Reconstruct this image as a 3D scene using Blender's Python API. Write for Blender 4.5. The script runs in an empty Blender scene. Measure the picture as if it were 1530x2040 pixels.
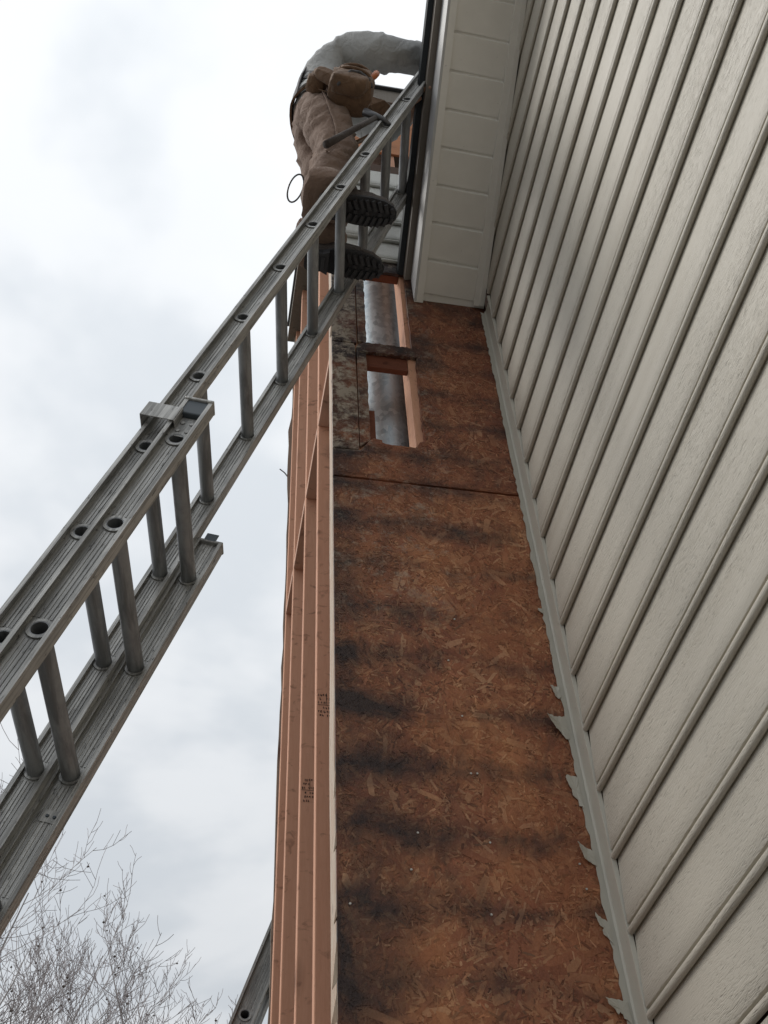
import bpy, bmesh, math, random
from mathutils import Vector, Matrix, noise
from mathutils.bvhtree import BVHTree

random.seed(7)
sc = bpy.context.scene
col = sc.collection

# ------------------------------------------------------------------ camera, sky, sun, exposure
# metres; the lens stands at the origin, the ground lies 1.5 m below it.
# X = towards the house wall, Y = along the wall towards the chase, Z = up
GZ = -1.5
cam_d = bpy.data.cameras.new('camera')
cam = bpy.data.objects.new('camera', cam_d)
col.objects.link(cam)
right = (0.98356168, -0.17591432, -0.04075003)
down = (0.10608387, 0.74554415, -0.65795907)
fwd = (0.14612537, 0.64282041, 0.75195033)
cam.matrix_world = Matrix(((right[0], -down[0], -fwd[0], 0), (right[1], -down[1], -fwd[1], 0),
                           (right[2], -down[2], -fwd[2], 0), (0, 0, 0, 1)))
cam_d.sensor_fit = 'VERTICAL'
cam_d.sensor_height = 36.0
cam_d.sensor_width = 27.0
cam_d.lens = 36.0 * 2168.1 / 2040.0
cam_d.clip_start = 0.05
cam_d.clip_end = 2000
sc.camera = cam

SUN_EL, SUN_AZ = math.radians(52), math.radians(-75)    # azimuth from +Y towards +X
sun_d = bpy.data.lights.new('sun', 'SUN')
sun_d.energy = 1.2
sun_d.angle = math.radians(25)
sun_d.color = (1.0, 0.96, 0.9)
sun = bpy.data.objects.new('sun', sun_d)
col.objects.link(sun)
sdir = Vector((math.sin(SUN_AZ) * math.cos(SUN_EL), math.cos(SUN_AZ) * math.cos(SUN_EL), math.sin(SUN_EL)))
sun.rotation_euler = sdir.to_track_quat('Z', 'Y').to_euler()

sc.view_settings.view_transform = 'Standard'
sc.view_settings.look = 'None'
sc.view_settings.exposure = 0.32
sc.view_settings.gamma = 1.0
sc.view_settings.use_curve_mapping = False


# ------------------------------------------------------------------ node helper
class NT:
    def __init__(s, tree):
        s.t = tree

    def new(s, typ, **kw):
        n = s.t.nodes.new(typ)
        for k, v in kw.items():
            setattr(n, k, v)
        return n

    def put(s, sock, v):
        if isinstance(v, bpy.types.NodeSocket):
            s.t.links.new(v, sock)
        elif v is not None:
            if sock.type == 'RGBA' and not hasattr(v, '__len__'):
                v = (v, v, v, 1)
            if sock.type == 'RGBA' and len(v) == 3:
                v = (*v, 1)
            sock.default_value = v

    def pos(s):
        return s.new('ShaderNodeNewGeometry').outputs['Position']

    def obj(s):
        return s.new('ShaderNodeTexCoord').outputs['Object']

    def map(s, vec, scale=(1, 1, 1), loc=(0, 0, 0), rot=(0, 0, 0)):
        n = s.new('ShaderNodeMapping')
        s.put(n.inputs['Vector'], vec)
        n.inputs['Scale'].default_value = scale
        n.inputs['Location'].default_value = loc
        n.inputs['Rotation'].default_value = rot
        return n.outputs[0]

    def noise(s, vec, scale=5, detail=3, rough=0.55, dist=0.0, w=None):
        n = s.new('ShaderNodeTexNoise')
        s.put(n.inputs['Vector'], vec)
        n.inputs['Scale'].default_value = scale
        n.inputs['Detail'].default_value = detail
        n.inputs['Roughness'].default_value = rough
        n.inputs['Distortion'].default_value = dist
        return n.outputs['Fac']

    def noisec(s, vec, scale=5, detail=2):
        n = s.new('ShaderNodeTexNoise')
        s.put(n.inputs['Vector'], vec)
        n.inputs['Scale'].default_value = scale
        n.inputs['Detail'].default_value = detail
        return n.outputs['Color']

    def vor(s, vec, scale=5, feature='F1', out='Distance', rnd=1.0):
        n = s.new('ShaderNodeTexVoronoi', feature=feature)
        s.put(n.inputs['Vector'], vec)
        n.inputs['Scale'].default_value = scale
        n.inputs['Randomness'].default_value = rnd
        return n.outputs[out]

    def ramp(s, fac, stops, interp='LINEAR'):
        n = s.new('ShaderNodeValToRGB')
        r = n.color_ramp
        r.interpolation = interp
        while len(r.elements) < len(stops):
            r.elements.new(0.5)
        for e, (p, c) in zip(r.elements, stops):
            e.position = p
            e.color = (c, c, c, 1) if not hasattr(c, '__len__') else (*c[:3], 1)
        s.put(n.inputs[0], fac)
        return n.outputs[0]

    def mix(s, fac, a, b, mode='MIX'):
        n = s.new('ShaderNodeMix', data_type='RGBA', blend_type=mode)
        s.put(n.inputs[0], fac)
        s.put(n.inputs[6], a)
        s.put(n.inputs[7], b)
        return n.outputs[2]

    def math(s, op, a, b=None, c=None, clamp=False):
        n = s.new('ShaderNodeMath', operation=op)
        n.use_clamp = clamp
        s.put(n.inputs[0], a)
        s.put(n.inputs[1], b)
        s.put(n.inputs[2], c)
        return n.outputs[0]

    def sep(s, vec):
        n = s.new('ShaderNodeSeparateXYZ')
        s.put(n.inputs[0], vec)
        return n.outputs

    def comb(s, x, y, z):
        n = s.new('ShaderNodeCombineXYZ')
        s.put(n.inputs[0], x)
        s.put(n.inputs[1], y)
        s.put(n.inputs[2], z)
        return n.outputs[0]

    def smooth(s, v, a, b):
        n = s.new('ShaderNodeMapRange', interpolation_type='SMOOTHSTEP')
        s.put(n.inputs[0], v)
        n.inputs[1].default_value = a
        n.inputs[2].default_value = b
        return n.outputs[0]

    def bump(s, h, strength=0.3, dist=0.01, normal=None):
        n = s.new('ShaderNodeBump')
        n.inputs['Strength'].default_value = strength
        n.inputs['Distance'].default_value = dist
        s.put(n.inputs['Height'], h)
        if normal is not None:
            s.put(n.inputs['Normal'], normal)
        return n.outputs[0]


def material(name):
    m = bpy.data.materials.new(name)
    m.use_nodes = True
    nt = NT(m.node_tree)
    b = m.node_tree.nodes['Principled BSDF']
    return m, nt, b


# ------------------------------------------------------------------ world: overcast sky with broken cloud
world = bpy.data.worlds.new('World')
sc.world = world
world.use_nodes = True
w = NT(world.node_tree)
bg = world.node_tree.nodes['Background']
sky = w.new('ShaderNodeTexSky', sky_type='NISHITA')
sky.sun_disc = False
sky.sun_elevation = SUN_EL
sky.sun_rotation = SUN_AZ
sky.air_density = 1.0
sky.dust_density = 2.0
dirv = w.new('ShaderNodeTexCoord').outputs['Generated']
dx, dy, dz = w.sep(dirv)[:3]
dzc = w.math('MAXIMUM', dz, 0.0)
den = w.math('ADD', dzc, 0.18)
plane = w.comb(w.math('DIVIDE', dx, den), w.math('DIVIDE', dy, den), 0.0)
pm = w.map(plane, loc=(3.1, 1.7, 0.4))
c1 = w.noise(pm, scale=1.7, detail=5, rough=0.48, dist=0.4)
c2 = w.noise(w.map(plane, loc=(7.3, 2.2, 0)), scale=5.5, detail=4, rough=0.5)
cl = w.math('ADD', w.math('MULTIPLY', c1, 0.78), w.math('MULTIPLY', c2, 0.22))
cl = w.math('ADD', cl, w.math('MULTIPLY_ADD', dzc, 0.16, -0.115))
thick = w.ramp(cl, [(0.39, 0.0), (0.47, 0.5), (0.60, 1.0)], 'EASE')
# standard overcast luminance: brightest overhead
lum = w.math('MULTIPLY_ADD', dzc, 0.52, 0.50)
ccol = w.mix(thick, (6.9, 7.3, 7.7), (9.8, 9.88, 9.95))
ccol = w.mix(1.0, ccol, w.comb(lum, lum, lum), 'MULTIPLY')
skym = w.mix(0.94, sky.outputs[0], ccol)
w.put(bg.inputs['Color'], skym)
bg.inputs['Strength'].default_value = 0.1
world.cycles.sampling_method = 'MANUAL'
world.cycles.sample_map_resolution = 256
sc.cycles.max_bounces = 5
sc.cycles.diffuse_bounces = 3
sc.cycles.glossy_bounces = 2
sc.cycles.transmission_bounces = 1
sc.cycles.caustics_reflective = False
sc.cycles.caustics_refractive = False


# ------------------------------------------------------------------ mesh helpers
class MB:
    """collects faces for ONE mesh object"""

    def __init__(s):
        s.v, s.f, s.m, s.c = [], [], [], []

    def add(s, verts, faces, mi=0, colr=None):
        o = len(s.v)
        s.v += [tuple(p) for p in verts]
        for f in faces:
            s.f.append(tuple(i + o for i in f))
            s.m.append(mi)
            if colr is not None:
                s.c.append(colr)

    def box(s, x0, x1, y0, y1, z0, z1, mi=0):
        s.add([(x0, y0, z0), (x1, y0, z0), (x1, y1, z0), (x0, y1, z0), (x0, y0, z1), (x1, y0, z1), (x1, y1, z1), (x0, y1, z1)],
              [(0, 3, 2, 1), (4, 5, 6, 7), (0, 1, 5, 4), (1, 2, 6, 5), (2, 3, 7, 6), (3, 0, 4, 7)], mi)

    def bar(s, p, q, a, b, wa, wb, mi=0):
        """bar from p to q, half widths wa along a, wb along b"""
        p, q, a, b = Vector(p), Vector(q), Vector(a).normalized(), Vector(b).normalized()
        vs = []
        for e in (p, q):
            for sa, sb in ((-1, -1), (1, -1), (1, 1), (-1, 1)):
                vs.append(e + a * wa * sa + b * wb * sb)
        s.add(vs, [(3, 2, 1, 0), (4, 5, 6, 7), (0, 1, 5, 4), (1, 2, 6, 5), (2, 3, 7, 6), (3, 0, 4, 7)], mi)

    def tube(s, pts, radii, n=8, caps=True, mi=0):
        pts = [Vector(p) for p in pts]
        if not hasattr(radii, '__len__'):
            radii = [radii] * len(pts)
        t0 = (pts[1] - pts[0]).normalized()
        a = t0.orthogonal().normalized()
        rings = []
        for i, p in enumerate(pts):
            t = (pts[min(i + 1, len(pts) - 1)] - pts[max(i - 1, 0)]).normalized()
            a = (a - t * a.dot(t))
            a = a.normalized() if a.length > 1e-6 else t.orthogonal().normalized()
            b = t.cross(a)
            rings.append([p + (a * math.cos(2 * math.pi * k / n) + b * math.sin(2 * math.pi * k / n)) * radii[i] for k in range(n)])
        vs = [q for r in rings for q in r]
        fs = []
        for i in range(len(pts) - 1):
            for k in range(n):
                k2 = (k + 1) % n
                fs.append((i * n + k, i * n + k2, (i + 1) * n + k2, (i + 1) * n + k))
        if caps:
            fs.append(tuple(reversed(range(n))))
            fs.append(tuple(range((len(pts) - 1) * n, len(pts) * n)))
        s.add(vs, fs, mi)

    def pipe(s, p, q, ro, ri, n=20, mi=0):
        """open hollow tube"""
        p, q = Vector(p), Vector(q)
        t = (q - p).normalized()
        a = t.orthogonal().normalized()
        b = t.cross(a)
        vs = []
        for e in (p, q):
            for r in (ro, ri):
                vs += [e + (a * math.cos(2 * math.pi * k / n) + b * math.sin(2 * math.pi * k / n)) * r for k in range(n)]
        fs = []
        for k in range(n):
            j = (k + 1) % n
            fs += [(k, j, 2 * n + j, 2 * n + k), (n + j, n + k, 3 * n + k, 3 * n + j),
                   (j, k, n + k, n + j), (2 * n + k, 2 * n + j, 3 * n + j, 3 * n + k)]
        s.add(vs, fs, mi)

    def prism(s, poly, y0, y1, mi=0):
        """polygon in (x, z) extruded along y"""
        n = len(poly)
        vs = [(x, y0, z) for x, z in poly] + [(x, y1, z) for x, z in poly]
        fs = [tuple(range(n)), tuple(reversed(range(n, 2 * n)))]
        for i in range(n):
            j = (i + 1) % n
            fs.append((j, i, n + i, n + j))
        s.add(vs, fs, mi)

    def build(s, name, mats, parent=None, smooth=False, angle=None):
        me = bpy.data.meshes.new(name)
        me.from_pydata(s.v, [], s.f)
        if not isinstance(mats, (list, tuple)):
            mats = [mats]
        for m in mats:
            me.materials.append(m)
        if len(mats) > 1:
            me.polygons.foreach_set('material_index', s.m)
        if s.c:
            at = me.attributes.new('tint', 'FLOAT_COLOR', 'FACE')
            at.data.foreach_set('color', [v for c in s.c for v in (*c, 1.0)])
        bm = bmesh.new()
        bm.from_mesh(me)
        bmesh.ops.recalc_face_normals(bm, faces=bm.faces)
        bm.to_mesh(me)
        bm.free()
        if smooth:
            me.polygons.foreach_set('use_smooth', [True] * len(me.polygons))
            if angle:
                me.set_sharp_from_angle(angle=math.radians(angle))
        return link(name, me, parent)


def link(name, me, parent=None):
    o = bpy.data.objects.new(name, me)
    col.objects.link(o)
    if parent is not None:
        o.parent = parent
        if not parent.get('_rot'):
            # meshes are written in scene coordinates
            L = Vector((0, 0, 0))
            q = parent
            while q is not None:
                L += q.location
                q = q.parent
            o.location = -L
    return o


def bevel(o, wd, seg=2, ang=35):
    m = o.modifiers.new('bevel', 'BEVEL')
    m.width = wd
    m.segments = seg
    m.limit_method = 'ANGLE'
    m.angle_limit = math.radians(ang)
    return o


def thing(name, label, cat, loc=(0, 0, 0), group=None):
    o = bpy.data.objects.new(name, None)
    o.empty_display_size = 0.1
    col.objects.link(o)
    o.location = loc
    tag(o, label, cat, group)
    return o


def tag(o, label, cat, group=None):
    o['label'] = label
    o['category'] = cat
    if group:
        o['group'] = group
    return o


def nz(x, y=0.0, z=0.0):
    return noise.noise(Vector((x, y, z)))


# ------------------------------------------------------------------ materials
def mat_plain(name, c, rough=0.6, metal=0.0, var=0.12, scale=12, bmp=0.05):
    m, n, b = material(name)
    f = n.noise(n.pos(), scale, 4)
    n.put(b.inputs['Base Color'], n.mix(f, tuple(x * (1 - var) for x in c), tuple(min(1, x * (1 + var)) for x in c)))
    b.inputs['Roughness'].default_value = rough
    b.inputs['Metallic'].default_value = metal
    if bmp:
        n.put(b.inputs['Normal'], n.bump(n.noise(n.pos(), scale * 8, 3), bmp, 0.004))
    return m


def mat_siding(name, c, axis='Y'):
    """painted lap siding with embossed wood grain running along the board"""
    m, n, b = material(name)
    p = n.pos()
    sx = (6, 1.0, 6) if axis == 'Y' else (1.0, 6, 6)
    warp = n.noisec(n.map(p, (3, .9, 3) if axis == 'Y' else (.9, 3, 3)), 2.0, 2)
    pw = n.mix(0.045, p, warp, 'ADD')
    g1 = n.noise(n.map(pw, sx), 38, 2, 0.6)
    g2 = n.noise(n.map(pw, (14, 1.4, 14) if axis == 'Y' else (1.4, 14, 14)), 34, 1, 0.5)
    grain = n.math('ADD', n.ramp(g1, [(0.30, 0.0), (0.42, 1.0)]), n.math('MULTIPLY', n.ramp(g2, [(0.32, 0.0), (0.5, 1.0)]), 0.6))
    where = n.noise(n.map(p, (1, .35, 1) if axis == 'Y' else (.35, 1, 1)), 4.0, 2)
    amt = n.ramp(where, [(0.35, 0.15), (0.62, 1.0)])
    grain = n.math('MULTIPLY', grain, amt)
    big = n.noise(n.map(p, (1, .5, 1)), 2.2, 4)
    colr = n.mix(big, tuple(x * 0.93 for x in c), tuple(min(1, x * 1.05) for x in c))
    dirt = n.ramp(n.noise(n.map(p, (2, .4, 5)), 3.0, 5, 0.65), [(0.52, 0.0), (0.75, 0.35)])
    colr = n.mix(dirt, colr, (c[0] * .72, c[1] * .68, c[2] * .62))
    pit = n.math('MULTIPLY', n.math('SUBTRACT', 1.0, n.ramp(g1, [(0.30, 0.0), (0.40, 1.0)])), n.math('MULTIPLY', amt, 0.42))
    colr = n.mix(pit, colr, tuple(x * .45 for x in c))
    n.put(b.inputs['Base Color'], colr)
    b.inputs['Roughness'].default_value = 0.48
    b.inputs['Specular IOR Level'].default_value = 0.35
    n.put(b.inputs['Normal'], n.bump(grain, 0.5, 0.003))
    return m


def mat_trim(name, c):
    m, n, b = material(name)
    p = n.pos()
    f = n.noise(p, 9, 5, 0.6)
    colr = n.mix(f, tuple(x * .88 for x in c), tuple(x * 1.06 for x in c))
    spots = n.ramp(n.noise(p, 60, 2), [(0.72, 0.0), (0.78, 0.5)])
    colr = n.mix(spots, colr, tuple(x * .45 for x in c))
    n.put(b.inputs['Base Color'], colr)
    b.inputs['Roughness'].default_value = 0.5
    n.put(b.inputs['Normal'], n.bump(n.noise(p, 40, 3), 0.08, 0.004))
    return m


def mat_lumber(name, c, dark, axis='Z'):
    m, n, b = material(name)
    p = n.pos()
    st = {'Z': (9, 9, .55), 'Y': (9, .55, 9), 'X': (.55, 9, 9)}[axis]
    g = n.noise(n.map(p, st), 9, 4, 0.6, 0.8)
    colr = n.mix(g, dark, c)
    fine = n.noise(n.map(p, tuple(v * 5 for v in st)), 12, 2)
    colr = n.mix(n.math('MULTIPLY', fine, 0.4), colr, (dark[0] * .8, dark[1] * .7, dark[2] * .6))
    # knots and smudges
    kv = n.vor(n.map(p, (5, 5, 3.0) if axis == 'Z' else (4, 4, 4), rot=(0.3, 0.2, 0)), 1.0, 'F1', 'Distance')
    kn = n.ramp(kv, [(0.06, 1.0), (0.13, 0.45), (0.26, 0.0)])
    colr = n.mix(n.math('MULTIPLY', kn, 0.75), colr, (.10, .045, .03))
    sm = n.ramp(n.noise(n.map(p, (7, 7, 9)), 2.3, 4, 0.6, 1.2), [(0.58, 0.0), (0.72, 0.7)])
    colr = n.mix(sm, colr, (dark[0] * .42, dark[1] * .38, dark[2] * .38))
    n.put(b.inputs['Base Color'], colr)
    b.inputs['Roughness'].default_value = 0.75
    b.inputs['Specular IOR Level'].default_value = 0.2
    n.put(b.inputs['Normal'], n.bump(fine, 0.15, 0.003))
    return m


def mat_osb(name):
    """weathered strand board: strand colours from the tint attribute, stains and mould by place"""
    m, n, b = material(name)
    p = n.pos()
    x, y, z = n.sep(p)[:3]
    tint = n.new('ShaderNodeAttribute', attribute_name='tint').outputs['Color']
    fib = n.noise(n.map(p, (1, 1, 1), rot=(0, .5, 0)), 110, 3)
    base = n.mix(n.math('MULTIPLY', fib, 0.6), tint, (.16, .05, .024))
    base = n.mix(n.ramp(n.noise(n.map(p, (1.2, 1, 1.2), loc=(9, 3, 1)), 3.4, 4, .6), [(.42, 0.0), (.62, .7)]), base, n.mix(.5, (.66, .27, .10), base))
    # rusty, soaked patches
    blot = n.noise(n.map(p, (2.2, 1, 1.5)), 2.2, 5, 0.66, 0.7)
    wet = n.ramp(n.math('ADD', blot, n.math('MULTIPLY', n.smooth(z, 2.55, 2.8), .16)), [(0.38, 0.08), (0.52, 0.6), (0.66, 1.0)])
    base = n.mix(n.math('MULTIPLY', wet, 0.66), base, n.mix(0.55, (.13, .036, .02), n.mix(1.0, tint, (.55, .42, .42), 'MULTIPLY')))
    # black mould, thicker near the open corner and along every old siding lap
    left = n.math('ADD', n.math('MULTIPLY', n.math('SUBTRACT', 1.0, n.smooth(x, 0.335, 0.47)), .8), n.math('MULTIPLY', n.math('SUBTRACT', 1.0, n.smooth(x, 0.40, 0.72)), .5))
    lap = n.math('ABSOLUTE', n.math('SUBTRACT', n.math('FRACT', n.math('DIVIDE', n.math('ADD', n.math('SUBTRACT', z, 0.409 + .045), n.math('MULTIPLY', n.noise(n.map(p, (2.2, 1, 2.2), loc=(2, 8, 5)), 2.2, 3), .09)), 0.1787)), 0.5))
    lapm = n.ramp(lap, [(0.0, 1.0), (0.34, 0.0)])
    lapn = n.noise(n.map(p, (2.4, 1, 4.5)), 1.5, 4, 0.6)
    lapm = n.math('MULTIPLY', lapm, n.ramp(lapn, [(0.28, 0.0), (0.56, 1.0)]))
    mn = n.noise(n.map(p, (2.0, 1, 1.6), loc=(4, 1, 2)), 3.0, 5, 0.66, 0.6)
    mold = n.math('ADD', n.math('MULTIPLY', left, 0.20), n.math('MULTIPLY', lapm, 0.25))
    # scorched-looking rot round the torn holes and under the roof edge
    rot = n.math('MULTIPLY', n.math('SUBTRACT', 1.0, n.smooth(n.math('ABSOLUTE', n.math('SUBTRACT', z, 3.435)), 0.02, 0.10)), n.math('SUBTRACT', 1.0, n.smooth(x, 0.62, 0.86)))
    rot = n.math('MAXIMUM', rot, n.smooth(z, 3.62, 3.86))
    mold = n.math('ADD', mold, n.math('MULTIPLY', rot, 0.30))
    mold = n.math('ADD', mold, mn)
    mold = n.ramp(mold, [(0.52, 0.0), (0.70, 0.50), (0.92, 0.94)])
    base = n.mix(mold, base, (.024, .019, .021))
    # silvery bleached strands high up and in the torn zone
    up = n.math('MULTIPLY', n.smooth(z, 1.9, 2.35), n.math('SUBTRACT', 1.0, n.smooth(x, 0.62, 0.80)))
    gr = n.noise(n.map(p, (3, 1, 3.0), loc=(1, 5, 3)), 5.0, 5, 0.74, 0.3)
    grs = n.noise(n.map(p, (1, 1, 1.5)), 34.0, 4, 0.7)
    gr = n.math('ADD', n.math('MULTIPLY', gr, .65), n.math('MULTIPLY', grs, .35))
    leftup = n.math('MULTIPLY', n.math('SUBTRACT', 1.0, n.smooth(x, 0.40, 0.50)), n.smooth(z, 2.78, 2.86))
    grey = n.math('ADD', n.math('MULTIPLY', up, n.ramp(gr, [(0.52, 0.0), (0.64, 0.55)])), n.math('MULTIPLY', leftup, n.ramp(gr, [(0.45, 0.0), (0.56, 0.92)])), clamp=True)
    base = n.mix(grey, base, (.46, .39, .31))
    n.put(b.inputs['Base Color'], base)
    b.inputs['Roughness'].default_value = 0.55
    b.inputs['Specular IOR Level'].default_value = 0.4
    n.put(b.inputs['Normal'], n.bump(n.noise(p, 150, 4), 0.6, 0.003))
    return m


def mat_alu(name, base=(.56, .555, .535), dark=(.19, .195, .20), streaky=True):
    """weathered ladder aluminium: streaks along local z"""
    m, n, b = material(name)
    p = n.obj()
    st = n.noise(n.map(p, (60, 60, 1.4) if streaky else (2, 14, 14)), 2.4, 4, 0.65, 0.4)
    streak = n.ramp(st, [(0.40, 0.0), (0.56, 1.0)])
    big = n.noise(n.map(p, (8, 8, 2)), 3, 5, 0.6)
    colr = n.mix(streak, tuple(v * .58 for v in base), base)
    colr = n.mix(n.ramp(big, [(0.45, 0.0), (0.75, 0.6)]), colr, dark)
    grime = n.ramp(n.noise(n.map(p, (30, 30, 9)), 4, 4, 0.7), [(0.60, 0.0), (0.68, 0.75 if streaky else 0.12)])
    colr = n.mix(grime, colr, (.05, .045, .04))
    n.put(b.inputs['Base Color'], colr)
    b.inputs['Metallic'].default_value = 0.45
    n.put(b.inputs['Roughness'], n.ramp(big, [(0.3, 0.42), (0.7, 0.62)]))
    n.put(b.inputs['Normal'], n.bump(st, 0.25 if streaky else 0.04, 0.002))
    return m


def mat_galv(name):
    m, n, b = material(name)
    p = n.pos()
    cell = n.vor(n.map(p, (1, 1, .7)), 55, 'F1', 'Color')
    g = n.sep(cell)[0]
    colr = n.mix(g, (.46, .56, .62), (.70, .80, .86))
    colr = n.mix(n.ramp(n.noise(p, 7, 4), [(0.55, 0.0), (0.85, 0.3)]), colr, (.38, .43, .46))
    n.put(b.inputs['Base Color'], colr)
    b.inputs['Metallic'].default_value = 0.45
    n.put(b.inputs['Roughness'], n.ramp(g, [(0, 0.34), (1, 0.5)]))
    n.put(b.inputs['Normal'], n.bump(n.noise(p, 60, 3), 0.12, 0.003))
    return m


def mat_cloth(name, c, rough=0.95, weave=260, folds=9, var=.18):
    m, n, b = material(name)
    p = n.pos()
    f = n.noise(n.map(p, (1, 1, .7)), folds, 4, 0.6, 0.6)
    colr = n.mix(f, tuple(x * (1 - var) for x in c), tuple(x * (1 + var) for x in c))
    n.put(b.inputs['Base Color'], colr)
    b.inputs['Roughness'].default_value = rough
    b.inputs['Sheen Weight'].default_value = 0.15
    b.inputs['Specular IOR Level'].default_value = 0.15
    n1 = n.bump(n.noise(n.map(p, (1, 1, .6), rot=(.4, .3, .2)), 24, 3, 0.55, 1.4), 0.6, 0.016)
    n.put(b.inputs['Normal'], n.bump(n.noise(p, weave, 2), 0.2, 0.002, n1))
    return m


def mat_chipped(name):
    m, n, b = material(name)
    p = n.pos()
    g = n.noise(n.map(p, (30, 30, 1.6)), 2.0, 4, 0.65, 0.5)
    colr = n.mix(g, (.52, .36, .26), (.70, .55, .43))
    pt = n.ramp(n.noise(n.map(p, (14, 14, 2.4)), 3.0, 5, 0.7, 0.6), [(0.46, 0.0), (0.54, 1.0)])
    colr = n.mix(n.math('MULTIPLY', pt, .5), colr, (.70, .63, .53))
    cr = n.ramp(n.noise(n.map(p, (60, 60, 5.0)), 2.2, 3, 0.6, 0.4), [(0.30, 1.0), (0.36, 0.0)])
    colr = n.mix(n.math('MULTIPLY', cr, .85), colr, (.10, .06, .045))
    n.put(b.inputs['Base Color'], colr)
    b.inputs['Roughness'].default_value = 0.8
    n.put(b.inputs['Normal'], n.bump(g, 0.5, 0.004))
    return m


M = {}
SID = (.555, .518, .445)
M['siding'] = mat_siding('painted lap siding', SID)
M['siding_x'] = mat_siding('painted lap siding on chase', (.62, .62, .57), 'X')
M['trim'] = mat_trim('sage painted trim', (.60, .575, .50))
M['soffit'] = mat_trim('soffit panel', (.90, .87, .81))
M['fascia'] = mat_trim('fascia coil', (.56, .56, .56))
M['drip'] = mat_plain('aged drip edge', (.22, .19, .16), .6)
M['shingle'] = mat_plain('black roof edge', (.022, .027, .032), .8, bmp=.3)
M['lumber'] = mat_lumber('framing lumber', (.86, .52, .36), (.70, .36, .235))
M['lumber_y'] = mat_lumber('framing lumber lying', (.86, .57, .44), (.70, .41, .30), 'Y')
M['redwood'] = mat_lumber('stained block', (.26, .10, .06), (.16, .055, .035), 'X')
M['newply'] = mat_lumber('new orange sheathing', (.70, .33, .17), (.55, .24, .12), 'X')
M['osb'] = mat_osb('weathered strand board')
M['alu'] = mat_alu('weathered ladder aluminium')
M['alu2'] = mat_alu('ladder rung aluminium', (.36, .375, .39), (.25, .26, .27), False)
M['cap'] = mat_plain('dark end cap', (.09, .11, .13), .5)
M['galv'] = mat_galv('galvanised flue')
M['ink'] = mat_plain('stamp ink', (.02, .012, .015), .9)
M['nail'] = mat_plain('bright nail', (.62, .60, .56), .45, .5)
M['paintchip'] = mat_chipped('chipped cream corner')
M['greywood'] = mat_lumber('grey weathered board', (.34, .31, .27), (.22, .19, .16))
M['hoodie'] = mat_cloth('grey hoodie', (.50, .505, .50), var=.1)  # lens haze over the person is put into this lighter grey
M['pants'] = mat_cloth('tan duck trousers', (.26, .18, .14), var=.16)  # tan lightened too, to carry the haze over the person
M['leather'] = mat_cloth('brown suede', (.20, .125, .08), .75, 180, 22, .5)
M['strap'] = mat_plain('dark webbing', (.10, .095, .10), .8, bmp=.2)
M['rubber'] = mat_plain('boot rubber', (.045, .045, .05), .75, bmp=.3)
M['boot'] = mat_cloth('dark boot leather', (.075, .06, .055), .7)
M['skin'] = mat_plain('skin', (.52, .31, .22), .55)
M['hair'] = mat_plain('knit cap', (.06, .06, .065), .95, bmp=.3)
M['orange'] = mat_plain('orange handle', (.55, .17, .06), .5)
M['steel'] = mat_plain('dark steel', (.12, .12, .125), .4, .6)
M['bark'] = mat_plain('hazed sycamore bark', (.42, .39, .38), .9, var=.35, scale=3, bmp=.2)  # bark colour lightened to include lens haze over the trees
M['twig'] = mat_plain('hazed twig bark', (.36, .325, .325), .9, var=.25, bmp=0)  # twigs painted paler for that haze as well
M['seed'] = mat_plain('seed ball', (.10, .075, .06), .95, bmp=0)
M['inside'] = mat_plain('dark sheathing inside', (.10, .06, .04), .9)
gm, gn, gb = material('grey ground')
gp = gn.pos()
gn.put(gb.inputs['Base Color'], gn.mix(gn.noise(gp, 3, 6), (.10, .096, .086), (.165, .158, .145)))  # ground is out of view; neutral grey picked for the light it bounces up
gb.inputs['Roughness'].default_value = 0.95
M['ground'] = gm

# ------------------------------------------------------------------ ground
g = MB()
g.add([(-600, -600, GZ), (600, -600, GZ), (600, 600, GZ), (-600, 600, GZ)], [(0, 1, 2, 3)])
go = g.build('ground', M['ground'])
go['kind'] = 'structure'

# ------------------------------------------------------------------ house
WX = 0.954          # plane behind the lap siding
D = 2.15            # plane of the stripped side of the chase
XF = 0.332          # outer plane of the chase frame
YB = 3.63           # far end of the chase
PITCH = 0.1787
Z0 = 0.767          # bottom of the lowest course
SL = 0.622          # slope of the gable


def zs(y):
    return 3.825 + SL * (D - y)


def xo(y):
    return 0.664 - 0.0197 * (D - y)


house = thing('house', 'house gable wall in taupe lap siding with white soffit and black roof edge', 'house', (WX + 2.5, 0.5, GZ))
mb = MB()
mb.box(WX + 0.03, WX + 0.16, -3.2, 5.2, GZ, 2.2)
mb.add([(WX + .03, -3.2, 2.2), (WX + .16, -3.2, 2.2), (WX + .16, 5.2, 2.2), (WX + .03, 5.2, 2.2),
        (WX + .03, -3.2, zs(-3.2) - .02), (WX + .16, -3.2, zs(-3.2) - .02), (WX + .16, 5.2, 2.21), (WX + .03, 5.2, 2.21)],
       [(0, 3, 2, 1), (4, 5, 6, 7), (0, 1, 5, 4), (1, 2, 6, 5), (2, 3, 7, 6), (3, 0, 4, 7)])
mb.build('wall_backing', M['inside'], house)
mb = MB()
mb.box(WX - .004, WX + .028, -3.2, 2.06, GZ + .2, Z0 - .008)
mb.build('skirt_board', M['siding'], house)
mb = MB()
mb.box(WX - .01, WX + .02, -3.2, 5.2, GZ - .05, GZ + .2)
mb.build('foundation', mat_plain('concrete', (.36, .35, .33), .9, bmp=.3), house)


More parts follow.
